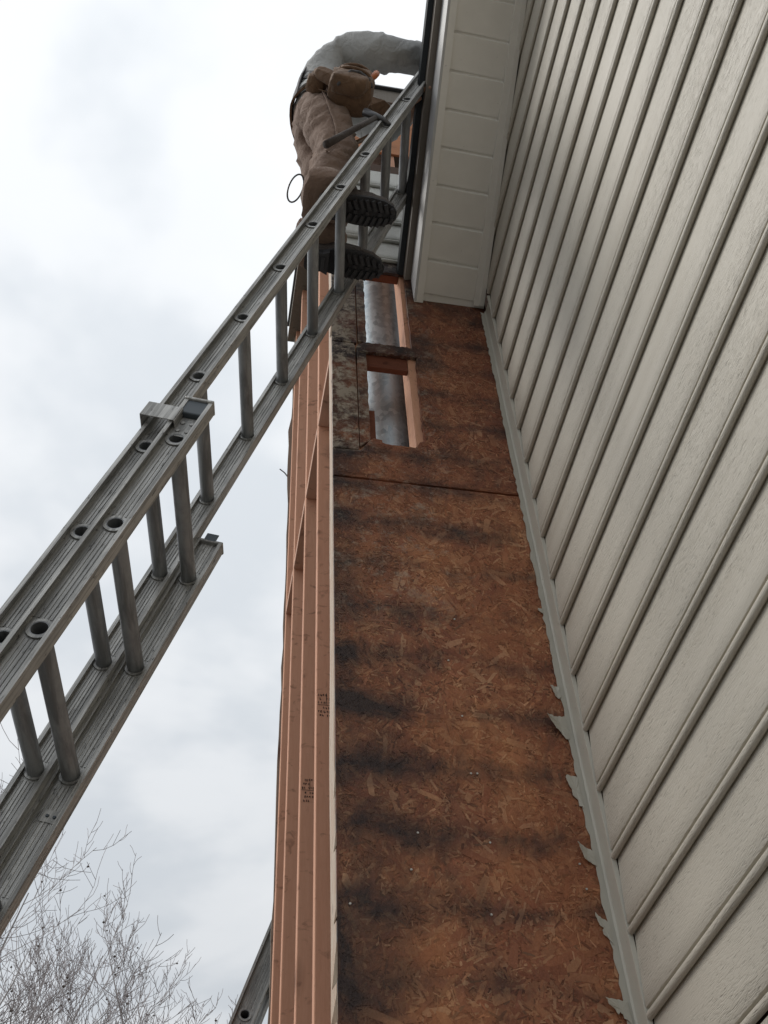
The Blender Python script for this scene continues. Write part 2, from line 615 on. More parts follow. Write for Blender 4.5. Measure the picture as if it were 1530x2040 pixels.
def course(parent, z, ya, yb, seed, mat, along='Y', face=WX, sgn=-1, h=PITCH):
    """one lap of siding: flat face, groove, rolled bead at the lower edge"""
    prof = [(h + .012, -.004), (h * .72, .0015), (h * .36, .0060), (.0270, .0080), (.0255, .0072), (.0236, .0012), (.0196, .0012), (.0184, .0058),
            (.0166, .0086), (.0132, .0104), (.0082, .0107), (.0035, .0092), (.0006, .0060), (-.0004, .0028), (.0040, -.003)]
    n = max(2, int((yb - ya) / 0.035))
    vs, fs = [], []
    for i in range(n + 1):
        t = ya + (yb - ya) * i / n
        for k, (dz, o) in enumerate(prof):
            j = nz(t * 9, seed * 3.1, 0) * .0011 if k in (3, 4, 5) else 0
            wv = nz(t * .9, seed * 1.7, 5) * .0022
            oo = o + nz(t * 1.3, seed, 9) * .0008
            if along == 'Y':
                vs.append((face + sgn * oo, t, z + dz + j + wv))
            else:
                vs.append((t, face + sgn * oo, z + dz + j + wv))
    m = len(prof)
    for i in range(n):
        for k in range(m - 1):
            fs.append((i * m + k, i * m + k + 1, (i + 1) * m + k + 1, (i + 1) * m + k))
    # end caps
    fs.append(tuple(range(m)))
    fs.append(tuple(reversed(range(n * m, n * m + m))))
    q = MB()
    q.add(vs, fs)
    return q.build('siding_course', mat, parent, smooth=True, angle=38)


k = 0
z = Z0
while z < 6.6:
    yend = min(2.062, D - (z - 3.80) / SL + .22)
    if yend > -3.0:
        course(house, z, -3.2, yend + nz(k * 3.3) * .003, k, M['siding'])
    zz = z
    z += PITCH
    k += 1
# far wall beyond the chase, seen only from other positions
for kk in range(9):
    course(house, Z0 + kk * PITCH, YB + .12, 5.2, 60 + kk, M['siding'])

# inside-corner post left on the wall, with torn flange lying over the strand board
post = [(.951, 2.1472), (.9535, 2.1465), (.9500, 2.1405), (.9545, 2.1370), (.9550, 2.0800), (.9520, 2.0740), (.9445, 2.0730), (.9440, 2.0660), (.9540, 2.0640)]
mb = MB()
zt, zb = 3.80, Z0 - .01
N = 170
vs, fs = [], []
for i in range(N + 1):
    zz = zb + (zt - zb) * i / N
    fl = .9365 + .0030 * nz(zz * 9, 3.0) + .0045 * nz(zz * 31, 1.0) * (1 if zz < 2.6 else .4) + .0026 * random.uniform(-1, 1)
    vs.append((fl, 2.1468 - .0012, zz + random.uniform(-.004, .004)))
    for x, y in post:
        vs.append((x + .0012 * nz(zz * 3, x * 9), y, zz))
m = len(post) + 1
for i in range(N):
    for kk in range(m - 1):
        fs.append((i * m + kk, i * m + kk + 1, (i + 1) * m + kk + 1, (i + 1) * m + kk))
mb.add(vs, fs)
post_o = mb.build('corner_post', M['trim'], house, smooth=True, angle=30)

TABS = [[(.938, 1.768), (.912, 1.762), (.878, 1.752), (.889, 1.736), (.905, 1.722), (.918, 1.712), (.926, 1.692), (.939, 1.698)],
        [(.936, 1.583), (.905, 1.580), (.906, 1.560), (.913, 1.548), (.917, 1.524), (.927, 1.512), (.930, 1.498), (.938, 1.488)],
        [(.938, 1.374), (.924, 1.379), (.897, 1.388), (.903, 1.368), (.912, 1.350), (.920, 1.346), (.928, 1.338), (.939, 1.336)],
        [(.940, 1.198), (.926, 1.203), (.910, 1.214), (.915, 1.190), (.924, 1.186), (.922, 1.166), (.934, 1.160), (.941, 1.143)],
        [(.944, 1.020), (.893, 1.022), (.899, 1.006), (.910, 1.000), (.917, .990), (.923, 1.000), (.931, .985), (.942, .978), (.948, .965)],
        [(.937, 1.868), (.913, 1.866), (.920, 1.848), (.924, 1.832), (.932, 1.826), (.938, 1.832)],
        [(.937, 2.158), (.922, 2.154), (.926, 2.146), (.938, 2.140)]]
rg = random.Random(3)
for i, t in enumerate(TABS):
    # fray the outline: extra points with small random offsets
    out = []
    for (x0, z0), (x1, z1) in zip(t, t[1:] + t[:1]):
        nn = max(2, int(math.hypot(x1 - x0, z1 - z0) / .005))
        for q in range(nn):
            f = q / nn
            e = 0 if min(x0, x1) > .934 else .0022
            out.append((x0 + (x1 - x0) * f + rg.uniform(-e, e), z0 + (z1 - z0) * f + rg.uniform(-e, e)))
    n = len(out)
    xm = max(p[0] for p in out)
    ax = sum(p[0] for p in out) / n
    az = sum(p[1] for p in out) / n
    curl = (.9, .5, 1.2, .8, .6, 1.0, .7)[i]

    def lift(x, zc):
        dd = xm - x
        return D - .0035 - dd * dd * 9 * curl - .002 * nz(x * 90, zc * 60, i) - .003
    fr = [(x, lift(x, zc), zc) for x, zc in out] + [(ax, lift(ax, az), az)]
    bk = [(x, y + .0014, zc) for x, y, zc in fr]
    fs = []
    for q in range(n):
        q2 = (q + 1) % n
        fs += [(q, q2, n), (n + 1 + q2, n + 1 + q, 2 * n + 1), (q2, q, n + 1 + q, n + 1 + q2)]
    mb = MB()
    mb.add(fr + bk, fs)
    mb.build('torn_tab', M['trim'], post_o)

# soffit: planked panels up the gable, channels at both edges
sof = MB()
for (ya, yb) in ((-3.0, D - .002),):
    x0a, x0b = xo(ya) + .036, xo(yb) + .036
    sof.add([(x0a, ya, zs(ya) + .012), (x0b, yb, zs(yb) + .012), (WX, yb, zs(yb) + .012), (WX, ya, zs(ya) + .012),
             (x0a, ya, zs(ya) + .03), (x0b, yb, zs(yb) + .03), (WX, yb, zs(yb) + .03), (WX, ya, zs(ya) + .03)],
            [(0, 3, 2, 1), (4, 5, 6, 7), (0, 1, 5, 4), (1, 2, 6, 5), (2, 3, 7, 6), (3, 0, 4, 7)])
soffit = sof.build('soffit', M['soffit'], house)
PW = 0.1225
yb = 2.126
i = 0
first = True
while yb > -2.8:
    ya = yb - PW if not first else 2.009
    first = False
    mb = MB()
    xl0, xl1 = xo(ya) + .028, xo(yb) + .028
    sk = .004
    # lower face slopes a little so that each panel laps over the next
    mb.add([(xl0, ya - sk + .004, zs(ya) - .008), (xl1, yb - sk - .004, zs(yb) + .0095), (.925, yb + sk - .004, zs(yb) + .0095), (.925, ya + sk + .004, zs(ya) - .008),
            (xl0, ya - sk + .004, zs(ya) + .011), (xl1, yb - sk - .004, zs(yb) + .0115), (.925, yb + sk - .004, zs(yb) + .0115), (.925, ya + sk + .004, zs(ya) + .011)],
           [(0, 3, 2, 1), (4, 5, 6, 7), (0, 1, 5, 4), (1, 2, 6, 5), (2, 3, 7, 6), (3, 0, 4, 7)])
    mb.build('soffit_panel', M['soffit'], soffit)
    yb = ya
    i += 1


def rake(name, ya, yb, sec, mat, parent, follow=True):
    """section polygon (dx, dz) swept along the sloping gable edge"""
    mb = MB()
    n = len(sec)
    vs = []
    for y in (ya, yb):
        bx = xo(y) if follow else 0.0
        vs += [(bx + a, y, zs(y) + b) for a, b in sec]
    fs = [tuple(range(n)), tuple(reversed(range(n, 2 * n)))] + [((j + 1) % n, j, n + j, n + (j + 1) % n) for j in range(n)]
    mb.add(vs, fs)
    return mb.build(name, mat, parent)


rake('soffit_channel', -3.0, D - .004, [(.0, -.012), (.036, -.012), (.036, .0), (.030, .004), (.0, .004)], M['soffit'], house)
rake('soffit_channel', -3.0, 2.132, [(.905, -.012), (.930, -.012), (.930, .002), (.905, .004)], M['soffit'], house, False)
rake('soffit_channel', -3.0, 2.128, [(.9302, -.018), (.9480, -.018), (.9480, .006), (.9302, .006)], M['soffit'], house, False)
bevel(rake('fascia_board', -3.0, D - .006, [(-.002, -.014), (.010, -.0125), (.012, .20), (-.004, .20)], M['fascia'], house), .002)
rake('drip_edge', -3.0, D - .005, [(-.030, .150), (-.004, .158), (-.004, .21), (-.034, .21)], M['drip'], house)
mb = rake('roof_edge', -3.0, D - .004, [(-.056, .196), (-.0345, .190), (-.03, .215), (.30, .215), (.30, .245), (-.058, .245)], M['shingle'], house)
mb = MB()
vs = []
for (y, xa) in ((-3.0, .96), (5.2, .96)):
    vs += [(xa, y, zs(y) + .215), (6.0, y, zs(y) + .215), (6.0, y, zs(y) + .26), (xa, y, zs(y) + .26)]
mb.add(vs, [(0, 1, 2, 3), (7, 6, 5, 4), (0, 4, 5, 1), (1, 5, 6, 2), (2, 6, 7, 3), (3, 7, 4, 0)])
mb.build('roof', M['shingle'], house)
rake('far_fascia', YB + .1, 5.2, [(-.002, .0), (.012, .0), (.012, .20), (-.004, .20)], M['fascia'], house)
rake('far_roof_edge', YB + .1, 5.2, [(-.056, .196), (.31, .196), (.31, .245), (-.058, .245)], M['shingle'], house)

# ------------------------------------------------------------------ chimney chase
chase = thing('chimney_chase', 'half stripped chimney chase with stained strand board side and open orange studs', 'chimney', ((XF + WX) / 2, 2.9, GZ))
TOP = 5.85


def jag(a, b, fixed, amp, step, horiz=True, seed=0.0):
    """ragged run of points from a to b at height/place fixed"""
    n = max(2, int(abs(b - a) / step))
    pts = []
    for i in range(n + 1):
        t = a + (b - a) * i / n
        q = fixed + amp * (nz(t * 40, seed) + .6 * random.uniform(-1, 1))
        pts.append((t, q) if horiz else (q, t))
    return pts


XR = WX + .01
panels = []      # outlines in (x, z), lying on y = D


def panel(name, outline, y0=D, th=.0115, part=None):
    mb = MB()
    mb.prism(outline, y0, y0 + th)
    o = mb.build(name, M['osb'], chase)
    me = o.data
    at = me.attributes.new('tint', 'FLOAT_COLOR', 'FACE')
    at.data.foreach_set('color', [.42, .17, .09, 1.0] * len(me.polygons))
    panels.append((outline, o))
    return o


pl = panel('sheathing_panel', [(XF, GZ + .02), (XR, GZ + .02), (XR, 2.668)] + [(x, zc) for x, zc in jag(XR, XF, 2.662, .0012, .03)][1:])
pu = panel('sheathing_panel', jag(XF, XR, 2.672, .0012, .03, seed=4) + [(XR, 4.13)] + [(.640, 4.13), (.636, 4.02)] +
           jag(4.0, 3.47, .634, .0025, .02, False, 1) + [(.645, 3.462), (.650, 3.43), (.648, 3.40)] +
           jag(3.38, 2.90, .644, .004, .02, False, 2) + [(.628, 2.893), (.618, 2.872)] + jag(.610, .500, 2.858, .007, .006, True, 3) +
           [(.497, 2.880), (.47, 2.885), (.455, 2.87), (.425, 2.812), (XF, 2.806)])
panel('weathered_strip', [(XF, 2.812)] + [(.4175, 2.818)] + jag(2.84, 3.43, .4185, .0012, .05, False, 5) + jag(.414, XF, 3.452, .003, .02, True, 6), th=.011)
panel('weathered_strip', [(.4225, 2.835), (.457, 2.874)] + jag(2.89, 3.40, .459, .0025, .02, False, 7) + [(.458, 3.44), (.4235, 3.44)], y0=D + .001)
panel('weathered_strip', [(XF, 3.458), (.424, 3.462), (.425, 3.9), (.424, 4.12), (XF, 4.12)])
panel('weathered_strip', [(.4305, 3.478)] + [(.452, 3.478)] + jag(3.50, 4.0, .463, .0025, .02, False, 8) + [(.465, 4.12), (.4305, 4.12)], y0=D + .002)
panel('weathered_strip', [(.427, 3.448), (.432, 3.405)] + jag(.458, .648, 3.408, .006, .008, True, 9) + [(.664, 3.43), (.650, 3.461)] + jag(.632, .455, 3.470, .005, .008, True, 10), y0=D - .002)
panel('weathered_strip', jag(.467, .632, 4.03, .006, .01, True, 11) + [(.634, 4.128), (.467, 4.128)])


def inside(p, poly):
    x, zc = p
    c = False
    j = len(poly) - 1
    for i in range(len(poly)):
        if (poly[i][1] > zc) != (poly[j][1] > zc) and x < (poly[j][0] - poly[i][0]) * (zc - poly[i][1]) / (poly[j][1] - poly[i][1] + 1e-12) + poly[i][0]:
            c = not c
        j = i
    return c


# the strands of the board, thousands of them: one part per panel
rs = random.Random(11)
cols = [(.64, .32, .165), (.58, .27, .135), (.54, .235, .115), (.50, .20, .10), (.72, .385, .20), (.46, .175, .088), (.57, .27, .14), (.43, .16, .082), (.80, .46, .26), (.52, .22, .115), (.49, .20, .11)]
for outline, po in panels:
    xs = [p[0] for p in outline]
    zc = [p[1] for p in outline]
    x0, x1, z0, z1 = min(xs), max(xs), max(min(zc), .7), max(zc)
    area = (x1 - x0) * (z1 - z0)
    cnt = int(area * 21000)
    y0 = min(v.co.y for v in po.data.vertices)
    fm = MB()
    for i in range(cnt):
        cx, cz = rs.uniform(x0, x1), rs.uniform(z0, z1)
        kind = rs.random()
        L = rs.uniform(.004, .020) if kind < .90 else rs.uniform(.022, .046)
        W = rs.uniform(.0008, .0040) if kind < .90 else rs.uniform(.004, .011)
        a = rs.gauss(0, .75) + (math.pi / 2 if rs.random() < .55 else 0)
        ca, sa = math.cos(a), math.sin(a)
        lift = rs.uniform(.0004, .0016)
        sh = [(-L, -W * rs.uniform(.2, 1)), (-L * rs.uniform(.5, .9), -W), (L * rs.uniform(.5, .95), -W * rs.uniform(.6, 1)), (L, W * rs.uniform(-.4, .8)), (L * rs.uniform(.3, .8), W), (-L * rs.uniform(.6, 1), W * rs.uniform(.4, 1))]
        tl = rs.uniform(-.012, .012)
        pts = [(cx + u * ca - v * sa, cz + u * sa + v * ca, lift + u * tl) for u, v in sh]
        if not all(inside((p[0], p[1]), outline) for p in pts):
            continue
        c = rs.choice(cols)
        kf = rs.uniform(.84, 1.10)
        if kind < .05:
            kf, W = 1.35, W * .5
        elif kind < .16:
            kf = .38
        fm.add([(p[0], y0 - max(.0002, p[2]), p[1]) for p in pts], [(0, 1, 2, 3, 4, 5)], 0, tuple(v * kf for v in c))
    if fm.v:
        me = bpy.data.meshes.new('strands')
        me.from_pydata(fm.v, [], fm.f)
        me.materials.append(M['osb'])
        at = me.attributes.new('tint', 'FLOAT_COLOR', 'FACE')
        at.data.foreach_set('color', [v for c in fm.c for v in (*c, 1.0)])
        so = link('strands', me, po)
        so['kind'] = 'stuff'

# nails left in the board
for x, zc in [(.665, 1.57), (.681, 1.571), (.691, 1.381), (.673, 1.202), (.671, 2.085), (.521, 1.395), (.905, 1.277), (.66, 1.745), (.50, 1.30), (.90, 1.34), (.64, 1.93), (.36, 1.21)]:
    mb = MB()
    mb.tube([(x, D - .004, zc), (x, D - .0022, zc)], [.0026, .0030], 8)
    mb.build('nail', M['nail'], chase)

# studs of the open face, corner board, blocking
for y, lean in ((2.53, .0), (2.905, .002), (3.315, -.002), (3.60, .003)):
    mb = MB()
    mb.add([(XF + .002, y, GZ), (XF + .091, y, GZ), (XF + .091, y + .038, GZ), (XF + .002, y + .038, GZ),
            (XF + .002, y + lean, TOP), (XF + .091, y + lean, TOP), (XF + .091, y + .038 + lean, TOP), (XF + .002, y + .038 + lean, TOP)],
           [(0, 3, 2, 1), (4, 5, 6, 7), (0, 1, 5, 4), (1, 2, 6, 5), (2, 3, 7, 6), (3, 0, 4, 7)])
    bevel(mb.build('stud', M['lumber'], chase), .003)
mb = MB()
# chipped corner board, its outer edge torn where the sheathing was pulled off
N = 120
vs, fs = [], []
for i in range(N + 1):
    zz = GZ + (4.3 - GZ) * i / N
    e = .006 * nz(zz * 6, 2) + .004 * random.uniform(-1, 1)
    wv = .002 * nz(zz * 2.2, 8)
    wd = .088 - .022 * max(0, min(1, (zz - 1.9) / .8))
    vs += [(XF + .0005 + wv, D + .013, zz), (XF - .0015 + wv, D + .016 + abs(e) * .3, zz), (XF - .0015 + wv, D + wd + e * .2, zz), (XF + .03, D + wd + e * .2, zz), (XF + .03, D + .013, zz)]
for i in range(N):
    for kk in range(5):
        k2 = (kk + 1) % 5
        fs.append((i * 5 + kk, i * 5 + k2, i * 5 + 5 + k2, i * 5 + 5 + kk))
mb.add(vs, fs)
mb.build('corner_board', M['paintchip'], chase)
# splinters hanging off the corner
for zz, h, out in [(1.02, .11, .012), (.94, .08, .016), (1.16, .05, .008), (1.33, .06, .007), (1.47, .09, .006), (.86, .1, .014), (3.47, .14, .008)]:
    mb = MB()
    y = D + .004
    mb.add([(XF - .001, y, zz + h), (XF - .004, y + .006, zz + h * .6), (XF - out, y - .004, zz), (XF - .001, y - .002, zz + .02), (XF + .003, y - .004, zz + h * .5), (XF + .002, y + .006, zz + h * .4)],
           [(0, 1, 2), (0, 2, 3), (0, 3, 4), (1, 5, 2), (2, 5, 3), (3, 5, 4), (0, 5, 1), (0, 4, 5)])
    mb.build('splinter', M['paintchip'], chase)
mb = MB()
mb.box(XF + .031, XF + .12, D + .014, D + .052, GZ, TOP)
mb.build('corner_stud', M['lumber'], chase)
# horizontal blocking between the studs
ys = [D + .082, 2.53, 2.568, 2.905, 2.943, 3.315, 3.353, 3.60]
for a, b_ in zip(ys[0::2], ys[1::2]):
    mb = MB()
    mb.box(XF + .0008, XF + .089, a + .001, b_ - .001, 3.43, 3.468)
    bevel(mb.build('blocking', M['lumber_y'], chase), .002)
mb = MB()
mb.box(XF - .045, XF + .09, D + .02, YB + .06, TOP, TOP + .04)
bevel(mb.build('top_plate', M['greywood'], chase), .003)
mb = MB()
mb.box(XF - .03, WX + .35, D - .02, YB + .06, TOP + .042, TOP + .21)
mb.build('cap_frame', M['greywood'], chase)
mb = MB()
mb.box(XF - .05, WX + .4, D - .04, YB + .08, TOP + .212, TOP + .225)
mb.build('cap_sheet', M['steel'], chase)
# far side and back of the chase
mb = MB()
N = 60
vs, fs = [], []
for i in range(N + 1):
    zz = GZ + (TOP - GZ) * i / N
    e = (.004 * nz(zz * 2.1, 5) - (.012 if 4.3 < zz < 4.9 else 0) + .003 * random.uniform(-1, 1))
    vs += [(XF - .004 + e, YB + .012, zz), (XF - .004 + e, YB + .026, zz), (WX, YB + .026, zz), (WX, YB + .012, zz)]
for i in range(N):
    for kk in range(4):
        k2 = (kk + 1) % 4
        fs.append((i * 4 + kk, i * 4 + k2, i * 4 + 4 + k2, i * 4 + 4 + kk))
mb.add(vs, fs)
mb.build('far_sheathing', M['greywood'], chase)
mb = MB()
mb.tube([(XF - .006, YB + .02, 4.46), (XF - .03, YB + .018, 4.50), (XF - .055, YB + .018, 4.525)], .0035, 6)
mb.build('bent_nail', M['steel'], chase)
# framing seen through the holes
for (x0, x1, y0, y1, z0, z1, mt) in [(.6165, .6545, D + .013, D + .10, GZ, TOP, 'lumber'), (.40, .6155, D + .014, D + .036, 3.335, 3.42, 'redwood'),
                                     (.44, .481, D + .014, D + .05, 2.75, 3.062, 'redwood'), (.40, .6155, D + .014, D + .05, 4.03, 4.11, 'redwood')]:
    mb = MB()
    mb.box(x0, x1, y0, y1, z0, z1)
    bevel(mb.build('inner_framing', M[mt], chase), .002)
# upper part still in old siding, then new sheathing, below the cap
mb = MB()
mb.box(XF, WX + .3, D + .001, D + .0125, 4.135, 5.10)
mb.build('upper_sheathing', M['inside'], chase)
for kk in range(5):
    course(chase, 4.285 - .1787 + kk * .1787 + .003, XF - .01, WX + .28, 90 + kk, M['siding_x'], 'X', D - .004, -1)
mb = MB()
mb.box(XF, WX + .3, D + .001, D + .0125, 5.255, TOP + .03)
mb.build('new_sheathing', M['newply'], chase)
# grade stamps on the stud sides: rows of small ink marks
rs = random.Random(5)
for (y, xa, zt) in [(2.53, XF + .006, 2.10), (2.905, XF + .006, 2.06), (3.315, XF + .006, 2.05)]:
    mb = MB()
    yy = y - .0008

    def mark(x0, x1, z0, z1):
        mb.add([(x0, yy, z0), (x1, yy, z0), (x1, yy, z1), (x0, yy, z1)], [(0, 1, 2, 3)])
    mark(xa, xa + .066, zt - .046, zt - .0445)
    mark(xa + .026, xa + .0272, zt - .044, zt)
    mark(xa + .046, xa + .0472, zt - .09, zt - .047)
    for r in range(6):
        zz = zt - .004 - r * .0145 - (.004 if r > 2 else 0)
        x = xa + .002 + .004 * (r % 2)
        while x < xa + .064:
            ww, hh = rs.uniform(.0025, .0055), rs.uniform(.005, .009)
            if rs.random() < .8:
                mark(x, x + .0019, zz - hh, zz)
                if rs.random() < .7:
                    mark(x, x + ww, zz - .0026, zz)
                if rs.random() < .6:
                    mark(x, x + ww, zz - hh, zz - hh + .0026)
                if rs.random() < .5:
                    mark(x + ww - .0012, x + ww, zz - hh, zz - hh * .4)
            x += ww + rs.uniform(.002, .005)
    mb.build('grade_stamp', M['ink'], chase)

# ------------------------------------------------------------------ flue pipe inside the chase
flue = thing('flue_pipe', 'round galvanised flue pipe standing inside the chase, seen through torn holes', 'flue', (.590, 2.455, GZ))
for a, b_ in ((GZ + .3, 2.2), (2.2, 3.62), (3.62, 5.0), (5.0, 6.6)):
    mb = MB()
    mb.tube([(.590, 2.455, a + .002), (.590, 2.455, b_ - .004), (.590, 2.455, b_)], [.124, .124, .126], 48)
    mb.build('pipe_section', M['galv'], flue, smooth=True, angle=40)

# ------------------------------------------------------------------ ladders
def ladder(name, label, P0, r, u, T, mats, fly=None, base=None):
    """extension ladder built in its own frame: x along the rungs, y to the climbing side, z up the rails"""
    r, u = Vector(r).normalized(), Vector(u)
    u = (u - r * u.dot(r)).normalized()
    up = -r
    ly = up.cross(u)
    root = thing(name, label, 'ladder')
    root['_rot'] = 1
    Mx = Matrix((u, ly, up)).transposed().to_4x4()
    Mx.translation = Vector(P0) + r * T
    root.matrix_world = Mx

    def part(mb, nm, mat, parent=root, smooth=False, ang=None):
        me_o = mb.build(nm, mat, None, smooth, ang)
        me_o.parent = parent
        if parent is not root:
            parent['_rot'] = 1
        return me_o

    def section(xa, xb, yc, hd, za, zb, rungs, rr):
        for side, xw in ((-1, xa), (1, xb)):
            mb = MB()
            # web, two flanges reaching both ways, small lips
            s = side
            w0, w1 = (xw, xw + .003) if s < 0 else (xw, xw + .003)
            ya_, yb_ = yc - hd + .004, yc + hd - .004
            zprev = za
            for zr in sorted(q for q in rungs if za + .03 < q < zb - .03):
                mb.box(w0, w1, ya_, yb_, zprev, zr - .028)
                NN = 28
                for xx in (w0, w1):
                    ring = [(xx, yc + math.cos(2 * math.pi * k / NN) * (rr - .0005), zr + math.sin(2 * math.pi * k / NN) * (rr - .0005)) for k in range(NN)]
                    outer = []
                    for k in range(NN):
                        c_, s_ = math.cos(2 * math.pi * k / NN), math.sin(2 * math.pi * k / NN)
                        sc_ = min((yb_ - yc) / max(1e-9, abs(c_)), .028 / max(1e-9, abs(s_)))
                        outer.append((xx, yc + c_ * sc_, zr + s_ * sc_))
                    mb.add(ring + outer, [(k, (k + 1) % NN, NN + (k + 1) % NN, NN + k) for k in range(NN)])
                zprev = zr + .028
            mb.box(w0, w1, ya_, yb_, zprev, zb)
            fo, fi = .019, .012
            f0, f1 = (w0 - fo, w1 + fi) if s < 0 else (w0 - fi, w1 + fo)
            for e in (-1, 1):
                ya, yb = (yc - hd, yc - hd + .004) if e < 0 else (yc + hd - .004, yc + hd)
                mb.box(f0, f1, ya, yb, za, zb)
                yl = yc + e * (hd - .004)
                a, b2 = sorted((yl, yl - e * .005))
                mb.box(f0, f0 + .002, a, b2, za, zb)
                mb.box(f1 - .002, f1, a, b2, za, zb)
            # raised ribs pressed along the web
            for q in (-.5, -.25, 0, .25, .5):
                zp = za
                for zr in sorted(v for v in rungs if za + .03 < v < zb - .03) + [zb + .026]:
                    mb.box(w0 - .0016, w0, yc + q * hd - .0022, yc + q * hd + .0022, zp, zr - .026)
                    mb.box(w1, w1 + .0016, yc + q * hd - .0022, yc + q * hd + .0022, zp, zr - .026)
                    zp = zr + .026
            rail = part(mb, 'rail', mats[0])
        for zr in rungs:
            mb = MB()
            mb.pipe((xa - .004, yc, zr), (xb + .007, yc, zr), rr, rr - .003, 28)
            rg = part(mb, 'rung', mats[1], smooth=True, ang=40)
            for xx, w_ in ((xa - .0045, .004), (xa + .003, .0045), (xb - .0045, .0045), (xb + .0025, .004)):
                mb = MB()
                mb.pipe((xx, yc, zr), (xx + w_, yc, zr), rr + .0055, rr - .001, 28)
                part(mb, 'collar', mats[0], rg, True, 40)

    section(*fly)
    if base:
        section(*base)
        xa, xb, yc, hd, za, zb = base[:6]
        for xw, s in ((xa, -1), (xb, 1)):
            wo = xw if s < 0 else xw + .003
            # dark cup closing the top of the outer rail
            mb = MB()
            a, b2 = sorted((wo + s * .0005, wo + s * .017))
            mb.box(a, b2, yc - hd + .0045, yc + hd - .0045, zb - .052, zb - .001)
            cap = bevel(part(mb, 'end_cap', M['cap']), .004, 3)
            mb = MB()
            a, b2 = sorted((wo - s * .016, wo + s * .0225))
            mb.box(a, b2, yc - hd - .002, yc + hd + .002, zb - .002, zb + .006)
            bevel(part(mb, 'end_cap', mats[0]), .003, 2)
            # riveted plate of the guide bracket
            mb = MB()
            a, b2 = sorted((wo + s * .0016, wo + s * .0034))
            mb.box(a, b2, yc - hd + .006, yc + hd - .005, zb - .125, zb - .054)
            plate = part(mb, 'guide_plate', mats[0])
            for qy in (-.35, .3):
                for qz in (-.105, -.075):
                    mb = MB()
                    mb.tube([(wo + s * .003, yc + qy * hd, zb + qz), (wo + s * .0055, yc + qy * hd, zb + qz), (wo + s * .0065, yc + qy * hd, zb + qz)], [.0055, .0055, .003], 12)
                    part(mb, 'rivet', mats[0], plate, True, 40)
            # the bent guide that wraps the inner rail
            if s < 0:
                mb = MB()
                a, b2 = wo - .0245, wo - .0225
                ytop = fly[2] + fly[3] + .006
                mb.box(a, b2, yc + hd - .012, ytop + .0025, zb - .098, zb - .045)
                mb.box(b2, wo + .045, ytop, ytop + .0025, zb - .098, zb - .045)
                mb.box(b2, wo + .0035, yc + hd - .014, yc + hd - .0118, zb - .098, zb - .045)
                bevel(part(mb, 'guide_bracket', mats[0]), .002, 2)
            else:
                mb = MB()
                mb.box(wo - .016, wo - .013, yc - .016, yc + .016, zb, zb + .028)
                bevel(part(mb, 'guide_bracket', M['cap']), .003, 2)
        # small riveted stops lower down on the far rail
        for zz, dy in ((zb - .86, -.2), (zb - 2.1, .1)):
            mb = MB()
            mb.box(xb - .0035, xb - .0016, yc - hd + .006, yc + hd - .022, zz, zz + .028)
            pl_ = part(mb, 'stop_plate', mats[0])
            for qy in (-.5, -.05):
                mb = MB()
                mb.tube([(xb - .0035, yc + qy * hd, zz + .014), (xb - .006, yc + qy * hd, zz + .014)], [.004, .003], 10)
                part(mb, 'rivet', M['cap'], pl_)
    del root['_rot']
    for o in list(root.children):
        if o.get('_rot') is not None:
            del o['_rot']
    return root


RT = 6.015
fly_r = [RT - .305 * i for i in range(-2, 14)]
base_t = RT - 2.4186
ladder('extension_ladder', 'weathered aluminium extension ladder leaning on the roof edge beside the chase', (.5394, 1.5157, 4.2482), (-.2948, .0045, -.9556), (.1287, .9911, -.035), RT,
       (M['alu'], M['alu2']), fly=(0.0, .3779, 0.0, .0300, RT - 4.25, RT + .78, fly_r, .0175),
       base=(-.020, .3949, -.0635, .0335, 0.03, base_t + .135, [base_t - .305 * j for j in range(0, 11)], .0185))
# second ladder beyond the chase; its lower part leaves the frame
hz = 1.75 - GZ
r2 = Vector((-.327, .0, -.945)).normalized()
T2 = (1.75 - GZ) / -r2.z
ladder('ladder', 'grey ladder leaning behind the far side of the chase, only one rail showing', (.268, 3.90, 1.75), r2, (.0, 1, 0), T2,
       (M['alu'], M['alu2']), fly=(0.0, .40, 0.0, .0405, .02, T2 + 1.55, [T2 + .305 * i for i in range(-10, 5)], .0185))

# ------------------------------------------------------------------ person on the ladder
def skin_mesh(chains, root_key, sub=2):
    """chains: lists of (key, pos, radius); equal keys are the same joint"""
    idx, vs, rad, es = {}, [], [], []
    for ch in chains:
        prev = None
        for key, pos, rr in ch:
            if key not in idx:
                idx[key] = len(vs)
                vs.append(pos)
                rad.append(rr if hasattr(rr, '__len__') else (rr, rr))
            if prev is not None and (prev, idx[key]) not in es:
                es.append((prev, idx[key]))
            prev = idx[key]
    me = bpy.data.meshes.new('rig')
    me.from_pydata(vs, es, [])
    o = bpy.data.objects.new('rig', me)
    col.objects.link(o)
    sm = o.modifiers.new('skin', 'SKIN')
    sm.use_smooth_shade = True
    sm.branch_smoothing = .6
    for i, d in enumerate(me.skin_vertices[0].data):
        d.radius = rad[i]
        d.use_root = (i == idx[root_key])
    ss = o.modifiers.new('sub', 'SUBSURF')
    ss.levels = sub
    ss.render_levels = sub
    bpy.context.view_layer.update()
    dg = bpy.context.evaluated_depsgraph_get()
    out = bpy.data.meshes.new_from_object(o.evaluated_get(dg))
    bpy.data.objects.remove(o)
    return out


